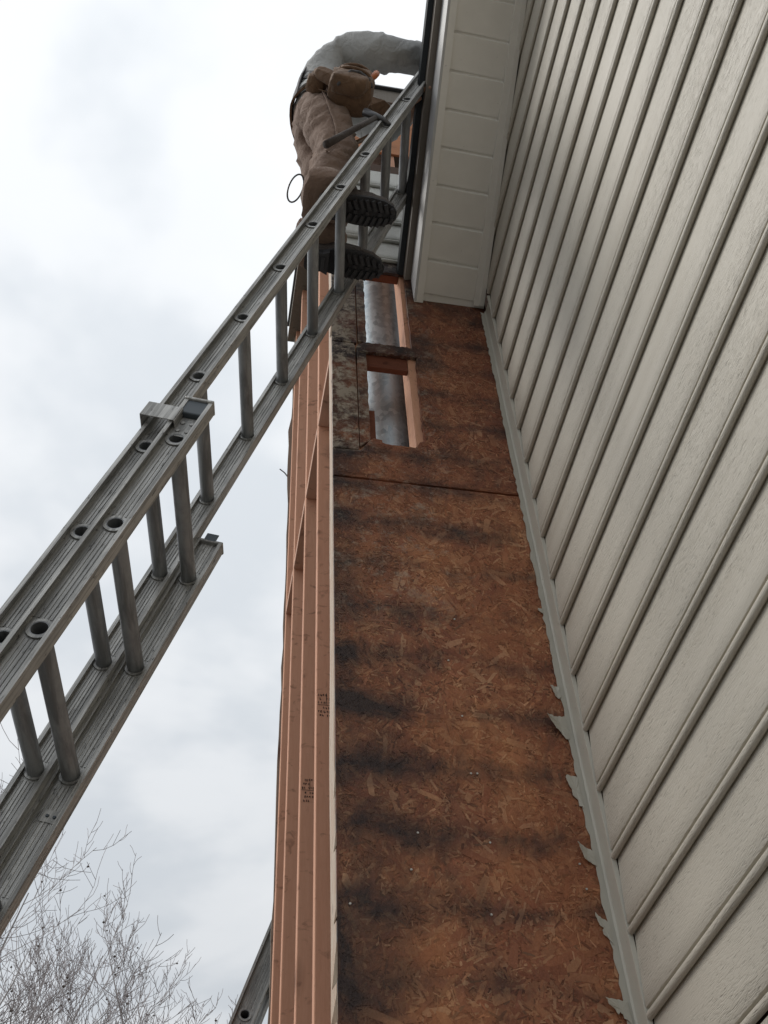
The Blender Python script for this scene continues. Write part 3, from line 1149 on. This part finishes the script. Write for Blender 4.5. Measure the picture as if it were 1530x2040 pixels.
J = dict(pel=(.215, 1.69, 4.30), wst=(.225, 1.685, 4.50), chs=(.215, 1.672, 4.70), upc=(.225, 1.660, 4.86), nck=(.37, 1.665, 4.95), hed=(.405, 1.665, 5.04), crn=(.415, 1.665, 5.11),
         hpR=(.215, 1.605, 4.24), knR=(.275, 1.612, 3.87), clR=(.245, 1.612, 3.69), anR=(.235, 1.615, 3.475),
         hpL=(.215, 1.775, 4.24), knL=(.30, 1.795, 3.88), clL=(.255, 1.80, 3.68), anL=(.235, 1.80, 3.475),
         shR=(.315, 1.545, 4.815), elR=(.49, 1.495, 4.685), wrR=(.69, 1.510, 4.735), haR=(.775, 1.525, 4.70),
         shL=(.335, 1.80, 4.815), elL=(.50, 1.80, 4.60), wrL=(.575, 1.66, 4.475), haL=(.60, 1.58, 4.45))
chains = [
    [('pel', J['pel'], (.125, .13)), ('wst', J['wst'], (.118, .135)), ('chs', J['chs'], (.138, .155)), ('upc', J['upc'], (.130, .145)), ('nck', J['nck'], .062), ('hed', J['hed'], .088), ('crn', J['crn'], .070)],
    [('pel', J['pel'], .13), ('hpR', J['hpR'], .104), ('knR', J['knR'], .080), ('clR', J['clR'], .076), ('anR', J['anR'], .060)],
    [('pel', J['pel'], .13), ('hpL', J['hpL'], .108), ('knL', J['knL'], .084), ('clL', J['clL'], .080), ('anL', J['anL'], .062)],
    [('upc', J['upc'], .11), ('shR', J['shR'], .098), ('elR', J['elR'], .080), ('wrR', J['wrR'], .058), ('haR', J['haR'], (.022, .042))],
    [('upc', J['upc'], .11), ('shL', J['shL'], .088), ('elL', J['elL'], .066), ('wrL', J['wrL'], .045), ('haL', J['haL'], (.022, .040))],
]


def fingers(hand, wrist, outdir, nrm, tag_):
    """four fingers and a thumb rooted in the palm, curled a little"""
    h, wv = Vector(hand), Vector(wrist)
    f = (h - wv).normalized()
    s = Vector(outdir).normalized()
    n = Vector(nrm).normalized()
    res = []
    for i, (off, L) in enumerate(((-.030, .062), (-.010, .074), (.011, .070), (.030, .056))):
        p0 = h + f * .012 + s * off
        res.append([(tag_, hand, (.022, .042)), (tag_ + 'a%d' % i, tuple(p0 + f * .022), .0105), (tag_ + 'b%d' % i, tuple(p0 + f * (.022 + L * .5) + n * L * .18), .0092), (tag_ + 'c%d' % i, tuple(p0 + f * (.022 + L * .75) + n * L * .6), .0080)])
    p0 = h - f * .02 + s * -.040
    res.append([(tag_, hand, (.022, .042)), (tag_ + 't0', tuple(p0), .0125), (tag_ + 't1', tuple(p0 + f * .030 - s * .020 + n * .012), .0108), (tag_ + 't2', tuple(p0 + f * .055 - s * .018 + n * .030), .0088)])
    return res


chains += fingers(J['haR'], J['wrR'], (0, 1, 0), (0, 0, -1), 'haR')
chains += fingers(J['haL'], J['wrL'], (.5, 0, 1), (.8, -.2, -.4), 'haL')
body_me = skin_mesh(chains, 'pel', 3)
body_me.name = 'body'
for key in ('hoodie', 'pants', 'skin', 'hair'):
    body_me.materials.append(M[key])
# loose cloth folds and the material of each region
SEG = [('pel', 'wst', 0), ('wst', 'chs', 0), ('chs', 'upc', 0), ('upc', 'nck', 0), ('nck', 'hed', 2), ('hed', 'crn', 3), ('pel', 'hpR', 1), ('pel', 'hpL', 1),
       ('hpR', 'knR', 1), ('knR', 'clR', 1), ('clR', 'anR', 1), ('hpL', 'knL', 1), ('knL', 'clL', 1), ('clL', 'anL', 1),
       ('upc', 'shR', 0), ('shR', 'elR', 0), ('elR', 'wrR', 0), ('wrR', 'haR', 2), ('upc', 'shL', 0), ('shL', 'elL', 0), ('elL', 'wrL', 0), ('wrL', 'haL', 2)]


def seg_d(p, a, b):
    a, b = Vector(a), Vector(b)
    t = max(0, min(1, (p - a).dot(b - a) / (b - a).length_squared))
    return (p - a - (b - a) * t).length, t


def region(p):
    best = (9, 0, 0)
    for a, b, mi in SEG:
        d, t = seg_d(p, J[a], J[b])
        if d < best[0]:
            best = (d, mi, t)
            if (a, b) == ('pel', 'wst'):
                best = (d, 1 if p.z < 4.40 else 0, t)
            if b in ('haR', 'haL') and t <= .02:
                best = (d, 0, t)
    hands = min((p - Vector(J['haR'])).length - .11, (p - Vector(J['haL'])).length - .11)
    return 2 if hands < 0 and best[1] != 1 and best[2] >= 0 and best[0] > 0 and (seg_d(p, J['elR'], J['wrR'])[1] >= 1 or seg_d(p, J['elL'], J['wrL'])[1] >= 1) else best[1]


def fold(p):
    """sharp cloth creases that run across each limb and slant over the torso"""
    best = None
    for a, b, mi in SEG:
        d, t = seg_d(p, J[a], J[b])
        if best is None or d < best[0]:
            best = (d, a, b)
    a, b = Vector(J[best[1]]), Vector(J[best[2]])
    ax = (b - a).normalized()
    c = (p - a).dot(ax)
    pr = p - a - ax * c
    torso = best[2] in ('wst', 'chs', 'upc', 'shR', 'shL')
    kx = 7 if torso else 9
    arm = best[2] in ('elR', 'wrR', 'elL', 'wrL')
    al = 13 if torso else (10 if arm else 20)
    skew = 9 if torso else (16 if arm else 12)
    v = nz(pr.x * kx + a.x * 5, pr.y * kx + a.y * 3, c * al + (pr.x + pr.y) * skew)
    v2 = nz(pr.x * kx * 2.1, pr.y * kx * 2.1 + 5, c * al * 1.9 - (pr.x - pr.y) * skew * 1.6)
    r1 = (1 - min(1, abs(v) * 2.4)) ** 2
    r2 = (1 - min(1, abs(v2) * 2.4)) ** 2
    return r1 * .9 + r2 * .45 - .3


nrm = [v.normal.copy() for v in body_me.vertices]
for v, nn in zip(body_me.vertices, nrm):
    r_ = region(v.co)
    if r_ in (0, 1):
        v.co += nn * (.0100 if r_ == 0 else .0135) * fold(v.co)
for p in body_me.polygons:
    p.material_index = region(p.center)
    p.use_smooth = True
person = thing('person', 'person in grey hoodie and tan work trousers standing on the ladder, leaning over the roof', 'person', (.27, 1.75, 3.38))
body = link('body', body_me, person)
bvh = BVHTree.FromPolygons([v.co.copy() for v in body_me.vertices], [tuple(p.vertices) for p in body_me.polygons])

# hood lying on the shoulders
hb = bmesh.new()
bmesh.ops.create_uvsphere(hb, u_segments=28, v_segments=16, radius=1.0)
for v in hb.verts:
    q = v.co
    s_ = 1 + .12 * nz(q.x * 3, q.y * 3, q.z * 3)
    v.co = Vector((.325 + q.x * .105 * s_ + q.z * .02, 1.665 + q.y * .125 * s_, 4.955 + q.z * .070 * s_ + q.x * .035))
hm = bpy.data.meshes.new('hood')
hb.to_mesh(hm)
hb.free()
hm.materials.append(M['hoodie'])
hm.polygons.foreach_set('use_smooth', [True] * len(hm.polygons))
link('hood', hm, person)
# face, turned down to the roof: nose, brow, ears, eyes, mouth
def blob(name, c, r, mat, parent, seg=14):
    b = bmesh.new()
    bmesh.ops.create_uvsphere(b, u_segments=seg, v_segments=seg // 2 + 2, radius=1.0)
    for v in b.verts:
        v.co = Vector((c[0] + v.co.x * r[0], c[1] + v.co.y * r[1], c[2] + v.co.z * r[2]))
    me = bpy.data.meshes.new(name)
    b.to_mesh(me)
    b.free()
    me.materials.append(mat)
    me.polygons.foreach_set('use_smooth', [True] * len(me.polygons))
    return link(name, me, parent)


blob('nose', (.492, 1.665, 5.015), (.018, .014, .022), M['skin'], person)
for s in (-1, 1):
    blob('ear', (.405, 1.665 + s * .085, 5.03), (.018, .010, .028), M['skin'], person)
    blob('eye', (.474, 1.665 + s * .032, 5.045), (.011, .013, .009), M['nail'], person)
blob('mouth', (.476, 1.665, 4.975), (.012, .024, .006), M['skin'], person)


def ribbon(name, pts, wdir, half, mat, parent, lift=.006, th=.004):
    """strap laid on the body: each point is pushed onto the surface"""
    vs, fs = [], []
    surf = []
    for p in pts:
        loc, nn, i, d = bvh.find_nearest(Vector(p))
        surf.append((loc + nn * lift, nn))
    for _ in range(3):
        surf = [surf[0]] + [((surf[i - 1][0] + surf[i][0] * 2 + surf[i + 1][0]) / 4, (surf[i - 1][1] + surf[i][1] + surf[i + 1][1]).normalized()) for i in range(1, len(surf) - 1)] + [surf[-1]]
    for i, (c, nn) in enumerate(surf):
        t = (surf[min(i + 1, len(surf) - 1)][0] - surf[max(i - 1, 0)][0])
        sd = t.cross(nn)
        sd = sd.normalized() if sd.length > 1e-6 else Vector(wdir)
        for a, b in ((-1, 0), (1, 0), (1, 1), (-1, 1)):
            vs.append(c + sd * half * a + nn * th * b)
    for i in range(len(surf) - 1):
        for k in range(4):
            k2 = (k + 1) % 4
            fs.append((i * 4 + k, i * 4 + k2, i * 4 + 4 + k2, i * 4 + 4 + k))
    fs += [(3, 2, 1, 0), tuple(range(len(surf) * 4 - 4, len(surf) * 4))]
    mb = MB()
    mb.add(vs, fs)
    return mb.build(name, mat, parent)


belt_pts = [(.22 + .25 * math.cos(a), 1.69 + .27 * math.sin(a), 4.41 + .03 * math.cos(a + 2.4)) for a in [2 * math.pi * i / 36 for i in range(37)]]
belt = ribbon('tool_belt', belt_pts, (0, 0, 1), .030, M['leather'], person, .006, .008)
ribbon('suspender', [(.02, 1.60, 4.42), (.04, 1.60, 4.52), (.06, 1.61, 4.62), (.10, 1.61, 4.72), (.15, 1.60, 4.82), (.21, 1.60, 4.93), (.30, 1.59, 5.0), (.40, 1.59, 4.95)], (0, 1, 0), .022, M['strap'], person)
ribbon('suspender', [(.02, 1.76, 4.42), (.04, 1.76, 4.52), (.06, 1.75, 4.62), (.10, 1.74, 4.72), (.15, 1.74, 4.82), (.21, 1.74, 4.93), (.30, 1.74, 5.0), (.40, 1.74, 4.95)], (0, 1, 0), .022, M['strap'], person)
ribbon('suspender', [(-.02, 1.67, 4.72), (0, 1.62, 4.68), (.03, 1.56, 4.63), (.08, 1.50, 4.57), (.14, 1.46, 4.50), (.20, 1.45, 4.45), (.25, 1.45, 4.41)], (0, 1, 0), .022, M['strap'], person)


def pouch(name, c, sx, sy, sz, mat, parent, tilt=0.0, seed=0):
    """soft leather bag: rounded box, wider at the bottom, sagging, with an open top"""
    b = bmesh.new()
    bmesh.ops.create_cube(b, size=2.0)
    bmesh.ops.subdivide_edges(b, edges=b.edges[:], cuts=7, use_grid_fill=True)
    for v in b.verts:
        q = v.co.copy()
        l = max(abs(q.x), abs(q.y), abs(q.z))
        s_ = q.normalized() * l
        q = q.lerp(s_, .56)
        wd = 1.0 + .10 * (-q.z) - .12 * max(0, q.z)
        bump = 1 + .16 * nz(q.x * 1.7 + seed, q.y * 1.7, q.z * 1.7) + .09 * nz(q.x * 4, q.y * 4 + seed, q.z * 4)
        x, y, zz = q.x * sx * wd * bump, q.y * sy * (1.1 - .25 * q.z) * bump, q.z * sz
        ct, st = math.cos(tilt), math.sin(tilt)
        v.co = Vector((c[0] + x * ct + zz * st, c[1] + y, c[2] - x * st + zz * ct))
    me = bpy.data.meshes.new(name)
    b.to_mesh(me)
    b.free()
    me.materials.append(mat)
    me.polygons.foreach_set('use_smooth', [True] * len(me.polygons))
    return link(name, me, parent)


pouch('pouch', (.315, 1.500, 4.235), .085, .066, .120, M['leather'], belt, .12, 1)
pouch('pouch', (.305, 1.452, 4.165), .070, .032, .070, M['leather'], belt, .20, 4)
pouch('tool_holster', (.262, 1.468, 4.190), .030, .026, .125, M['leather'], belt, -.85, 6)
pouch('pouch', (.190, 1.515, 4.290), .040, .030, .062, M['leather'], belt, .25, 8)
# rolled rims and straps that give the bags an edge
for cx, cy, cz, rx, ry, tl in ((.330, 1.500, 4.335, .074, .056, .12), (.318, 1.450, 4.225, .062, .030, .20)):
    mb = MB()
    mb.tube([(cx + rx * math.cos(a), cy + ry * math.sin(a), cz - rx * math.cos(a) * tl) for a in [2 * math.pi * i / 24 for i in range(25)]], .0065, 6, caps=False)
    mb.build('pouch_rim', M['leather'], belt, smooth=True)
mb = MB()
mb.tube([(.255, 1.448, 4.10), (.275, 1.430, 4.14), (.300, 1.416, 4.175), (.335, 1.418, 4.18), (.370, 1.432, 4.165), (.385, 1.452, 4.14)], .006, 6)
mb.build('pouch_strap', M['strap'], belt, smooth=True)
ribbon('pouch_flap', [(.16, 1.42, 4.30), (.21, 1.40, 4.26), (.27, 1.39, 4.22), (.33, 1.40, 4.18)], (0, 0, 1), .02, M['leather'], belt, .010)
# ribbed hem of the hoodie, cuffs, seams and back pockets
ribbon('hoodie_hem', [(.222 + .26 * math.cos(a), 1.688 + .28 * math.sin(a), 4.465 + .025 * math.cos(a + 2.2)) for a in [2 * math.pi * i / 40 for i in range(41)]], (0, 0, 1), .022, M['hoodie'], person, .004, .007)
wr, wd_ = Vector(J['wrR']), (Vector(J['wrR']) - Vector(J['elR'])).normalized()
sd1 = wd_.orthogonal().normalized()
sd2 = wd_.cross(sd1)
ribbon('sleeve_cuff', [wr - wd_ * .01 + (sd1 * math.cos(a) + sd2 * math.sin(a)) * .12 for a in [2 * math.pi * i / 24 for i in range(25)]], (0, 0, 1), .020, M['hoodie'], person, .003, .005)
for hy, ky, ay, side in (('hpR', 'knR', 'clR', -1), ('hpL', 'knL', 'clL', 1)):
    pa, pb, pc = Vector(J[hy]), Vector(J[ky]), Vector(J[ay])
    pts = [pa.lerp(pb, t / 6) + Vector((-.02, side * .2, 0)) for t in range(6)] + [pb.lerp(pc, t / 4) + Vector((-.02, side * .2, 0)) for t in range(5)]
    ribbon('trouser_seam', pts, (0, 0, 1), .004, M['pants'], person, .001, .004)
pouch('trouser_cuff', (.236, 1.802, 3.535), .086, .078, .062, M['pants'], person, .05, 7)
pouch('trouser_cuff', (.243, 1.615, 3.525), .088, .080, .070, M['pants'], person, .05, 9)


def boot_at(heel, toe, up, nm='boot'):
    """work boot: lugged sole, shaped upper, shaft"""
    h, t = Vector(heel), Vector(toe)
    f = (t - h)
    L = f.length
    f.normalize()
    s = f.cross(Vector(up)).normalized()
    n = s.cross(f)
    out = [(0.0, .020), (.015, .032), (.07, .036), (.16, .033), (.24, .043), (.36, .050), (.5, .050), (.62, .043), (.7, .030), (.74, .012)]
    ol = [(a * L / .74, w_) for a, w_ in out]
    loop = [(a, w_) for a, w_ in ol] + [(a, -w_ * .94) for a, w_ in reversed(ol)]
    nn = len(loop)
    mb = MB()
    # upper as stacked rings
    rings = []
    for zz, sc_, cut in ((.022, 1.0, 1.0), (.045, .97, .98), (.065, .86, .90), (.085, .78, .72), (.100, .80, .52), (.120, .84, .47), (.140, .86, .46)):
        rings.append([h + f * (min(a, L * cut) if cut > .6 else .02 + a * cut * .9) + s * w_ * sc_ * (1 if cut > .6 else 1.0) + n * zz for a, w_ in loop])
    vs = [p for r_ in rings for p in r_]
    fs = [(i * nn + k, i * nn + (k + 1) % nn, (i + 1) * nn + (k + 1) % nn, (i + 1) * nn + k) for i in range(len(rings) - 1) for k in range(nn)]
    fs += [tuple(reversed(range(nn))), tuple(range((len(rings) - 1) * nn, len(rings) * nn))]
    mb.add(vs, fs)
    bt = mb.build(nm, M['boot'], person, smooth=True, angle=50)
    def slab(a0, a1, z0, z1, nm, grow=1.07):
        lp = [(min(max(a, a0), a1), w_) for a, w_ in loop]
        q = MB()
        vs2 = [h + f * a + s * w_ * grow + n * z_ for z_ in (z0, z1) for a, w_ in lp]
        q.add(vs2, [tuple(reversed(range(nn))), tuple(range(nn, 2 * nn))] + [(k, (k + 1) % nn, nn + (k + 1) % nn, nn + k) for k in range(nn)])
        bmx = q.build(nm, M['rubber'], bt)
        return bmx
    slab(0, L, .014, .026, 'sole')
    slab(0, L * .30, -.006, .0135, 'heel', 1.04)
    mb = MB()
    for i in range(8):
        a = L * (.40 + i * .078)
        w_ = (.036, .042, .045, .047, .047, .045, .039, .028)[i]
        for sd in (-1, 1):
            c = h + f * a + s * sd * w_ * .60 + n * .008
            d1 = (f * .35 - s * sd * .9).normalized()
            mb.bar(c - d1 * w_ * .40, c + d1 * w_ * .40, n, n.cross(d1), .0065, .0055)
        if i % 2:
            c = h + f * a + n * .009
            mb.bar(c - f * .006, c + f * .006, n, s, .005, .006)
    for i in range(3):
        a = L * (.05 + i * .09)
        c = h + f * a - n * .009
        mb.bar(c - s * .026, c + s * .026, n, f, .004, .006)
    lug = mb.build('tread_lug', M['rubber'], bt)
    lug['kind'] = 'stuff'
    # welt and laces
    mb = MB()
    for i in range(5):
        a = L * (.36 + .055 * (4 - i))
        zz = .062 + .018 * i
        c = h + f * a + n * zz
        mb.tube([c - s * .030, c + n * .006, c + s * .030], .0028, 5)
    mb.build('laces', M['strap'], bt)
    return bt


boot_at((.185, 1.805, 3.392), (.460, 1.800, 3.372), (0, 0, 1))
boot_at((.205, 1.615, 3.402), (.468, 1.600, 3.384), (0, 0, 1))

# things hanging on the person
ham = thing('hammer', 'dark hammer hanging handle down from the tool belt', 'hammer', (.30, 1.50, 3.66))
mb = MB()
mb.tube([(.215, 1.485, 3.62), (.26, 1.49, 3.71), (.33, 1.495, 3.84), (.40, 1.50, 3.97)], [.014, .013, .011, .010], 12)
mb.build('handle', M['boot'], ham, smooth=True)
mb = MB()
mb.tube([(.36, 1.50, 4.01), (.40, 1.50, 3.985), (.43, 1.50, 3.965), (.455, 1.505, 3.94)], [.016, .014, .011, .006], 10)
mb.build('head', M['steel'], ham, smooth=True)
mb = MB()
mb.tube([(.385, 1.455, 4.23), (.398, 1.452, 4.265), (.408, 1.452, 4.295), (.404, 1.455, 4.312)], [.008, .013, .013, .007], 12)
tag(mb.build('tool_handle', M['orange'], None, smooth=True), 'orange tool handle sticking up out of the brown leather pouch', 'tool')
mb = MB()
mb.tube([(.138 + .026 * math.cos(a) + .01 * math.sin(a), 1.735 - .042 * math.sin(a), 3.79 + .03 * math.sin(a)) for a in [2 * math.pi * i / 28 for i in range(29)]], .0032, 6, caps=False)
tag(mb.build('wire_loop', M['steel'], None, smooth=True), 'thin wire loop hanging behind the knee of the person', 'wire')

# ------------------------------------------------------------------ bare sycamores beyond
def tree(label, base, height, seed, spread=1.0, lean=(0, 0)):
    """trunk, then four orders of branches; scaled so that the top reaches the given height"""
    rt = random.Random(seed)
    root = thing('sycamore_tree', label, 'tree', base, 'bare sycamores behind the chase')
    segs, ends = [], []

    def limb(p, d, L, r, lvl):
        n = (9, 6, 5, 4, 3)[lvl]
        pts, rad = [p.copy()], [r]
        q, dd = p.copy(), d.copy()
        curv = Vector((rt.uniform(-1, 1), rt.uniform(-1, 1), rt.uniform(-.1, .5))) * (.05 if lvl == 0 else .11)
        for i in range(n):
            jit = .06 if lvl == 0 else .13 + .03 * lvl
            dd = (dd + curv + Vector((rt.uniform(-1, 1), rt.uniform(-1, 1), rt.uniform(-.7, .9))) * jit + Vector((0, 0, .04 + .035 * lvl))).normalized()
            q = q + dd * L / n
            pts.append(q.copy())
            rad.append(max(.0036, r * (1 - .78 * (i + 1) / n)))
        segs.append((lvl, pts, rad))
        if lvl >= 4:
            ends.append(q)
            return
        cnt = (13, 7, 6, 4)[lvl]
        for i in range(cnt):
            t = (.34 + .66 * (i + rt.random() * .8) / cnt) if lvl == 0 else (.16 + .84 * (i + rt.random() * .9) / cnt)
            t = min(t, .98)
            k = min(n - 1, int(t * n))
            fr = t * n - k
            c = pts[k].lerp(pts[k + 1], fr)
            rr = rad[k] * (1 - fr) + rad[k + 1] * fr
            ax = (pts[k + 1] - pts[k]).normalized()
            sd = ax.orthogonal()
            sd.rotate(Matrix.Rotation(rt.uniform(0, 6.283), 3, ax))
            ang = rt.uniform(.45, .95)
            nd = ax * math.cos(ang) + sd * math.sin(ang) * spread
            nd.z += .15
            nd.normalize()
            f = (1 - .55 * t) if lvl == 0 else 1.0
            limb(c, nd, L * rt.uniform(.34, .56) * f, max(.0045, rr * rt.uniform(.42, .62)), lvl + 1)
        ends.append(q)

    limb(Vector((0, 0, 0)), Vector((lean[0], lean[1], 1)).normalized(), 8.0, .15, 0)
    top = max(p.z for _, pts, _ in segs for p in pts)
    sc_ = height / top
    B = Vector(base)
    trunk, crown, balls = MB(), MB(), MB()
    for lvl, pts, rad in segs:
        (trunk if lvl == 0 else crown).tube([B + p * sc_ for p in pts], rad, (10, 6, 5, 3, 3)[lvl], caps=False, mi=0 if lvl < 3 else 1)
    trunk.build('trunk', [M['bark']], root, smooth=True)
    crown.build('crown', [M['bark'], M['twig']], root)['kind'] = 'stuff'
    for e in ends:
        if rt.random() < .025:
            c = B + e * sc_ - Vector((rt.uniform(-.03, .03), rt.uniform(-.03, .03), .05))
            rr = rt.uniform(.018, .026)
            balls.add([c + Vector(v) * rr for v in ((1, 0, 0), (-1, 0, 0), (0, 1, 0), (0, -1, 0), (0, 0, 1), (0, 0, -1))],
                      [(0, 2, 4), (2, 1, 4), (1, 3, 4), (3, 0, 4), (2, 0, 5), (1, 2, 5), (3, 1, 5), (0, 3, 5)])
    if balls.v:
        balls.build('seed_balls', M['seed'], root)['kind'] = 'stuff'
    return root


tree('tallest bare sycamore, farthest left behind the ladder', (-2.7, 14.0, GZ), 13.3, 3, 1.2)
tree('bare sycamore with seed balls between the ladder and the chase', (-1.25, 15.0, GZ), 10.6, 8, 1.15)
tree('smaller bare sycamore nearest the chase corner at the bottom edge', (.45, 16.5, GZ), 10.7, 21, 1.05)
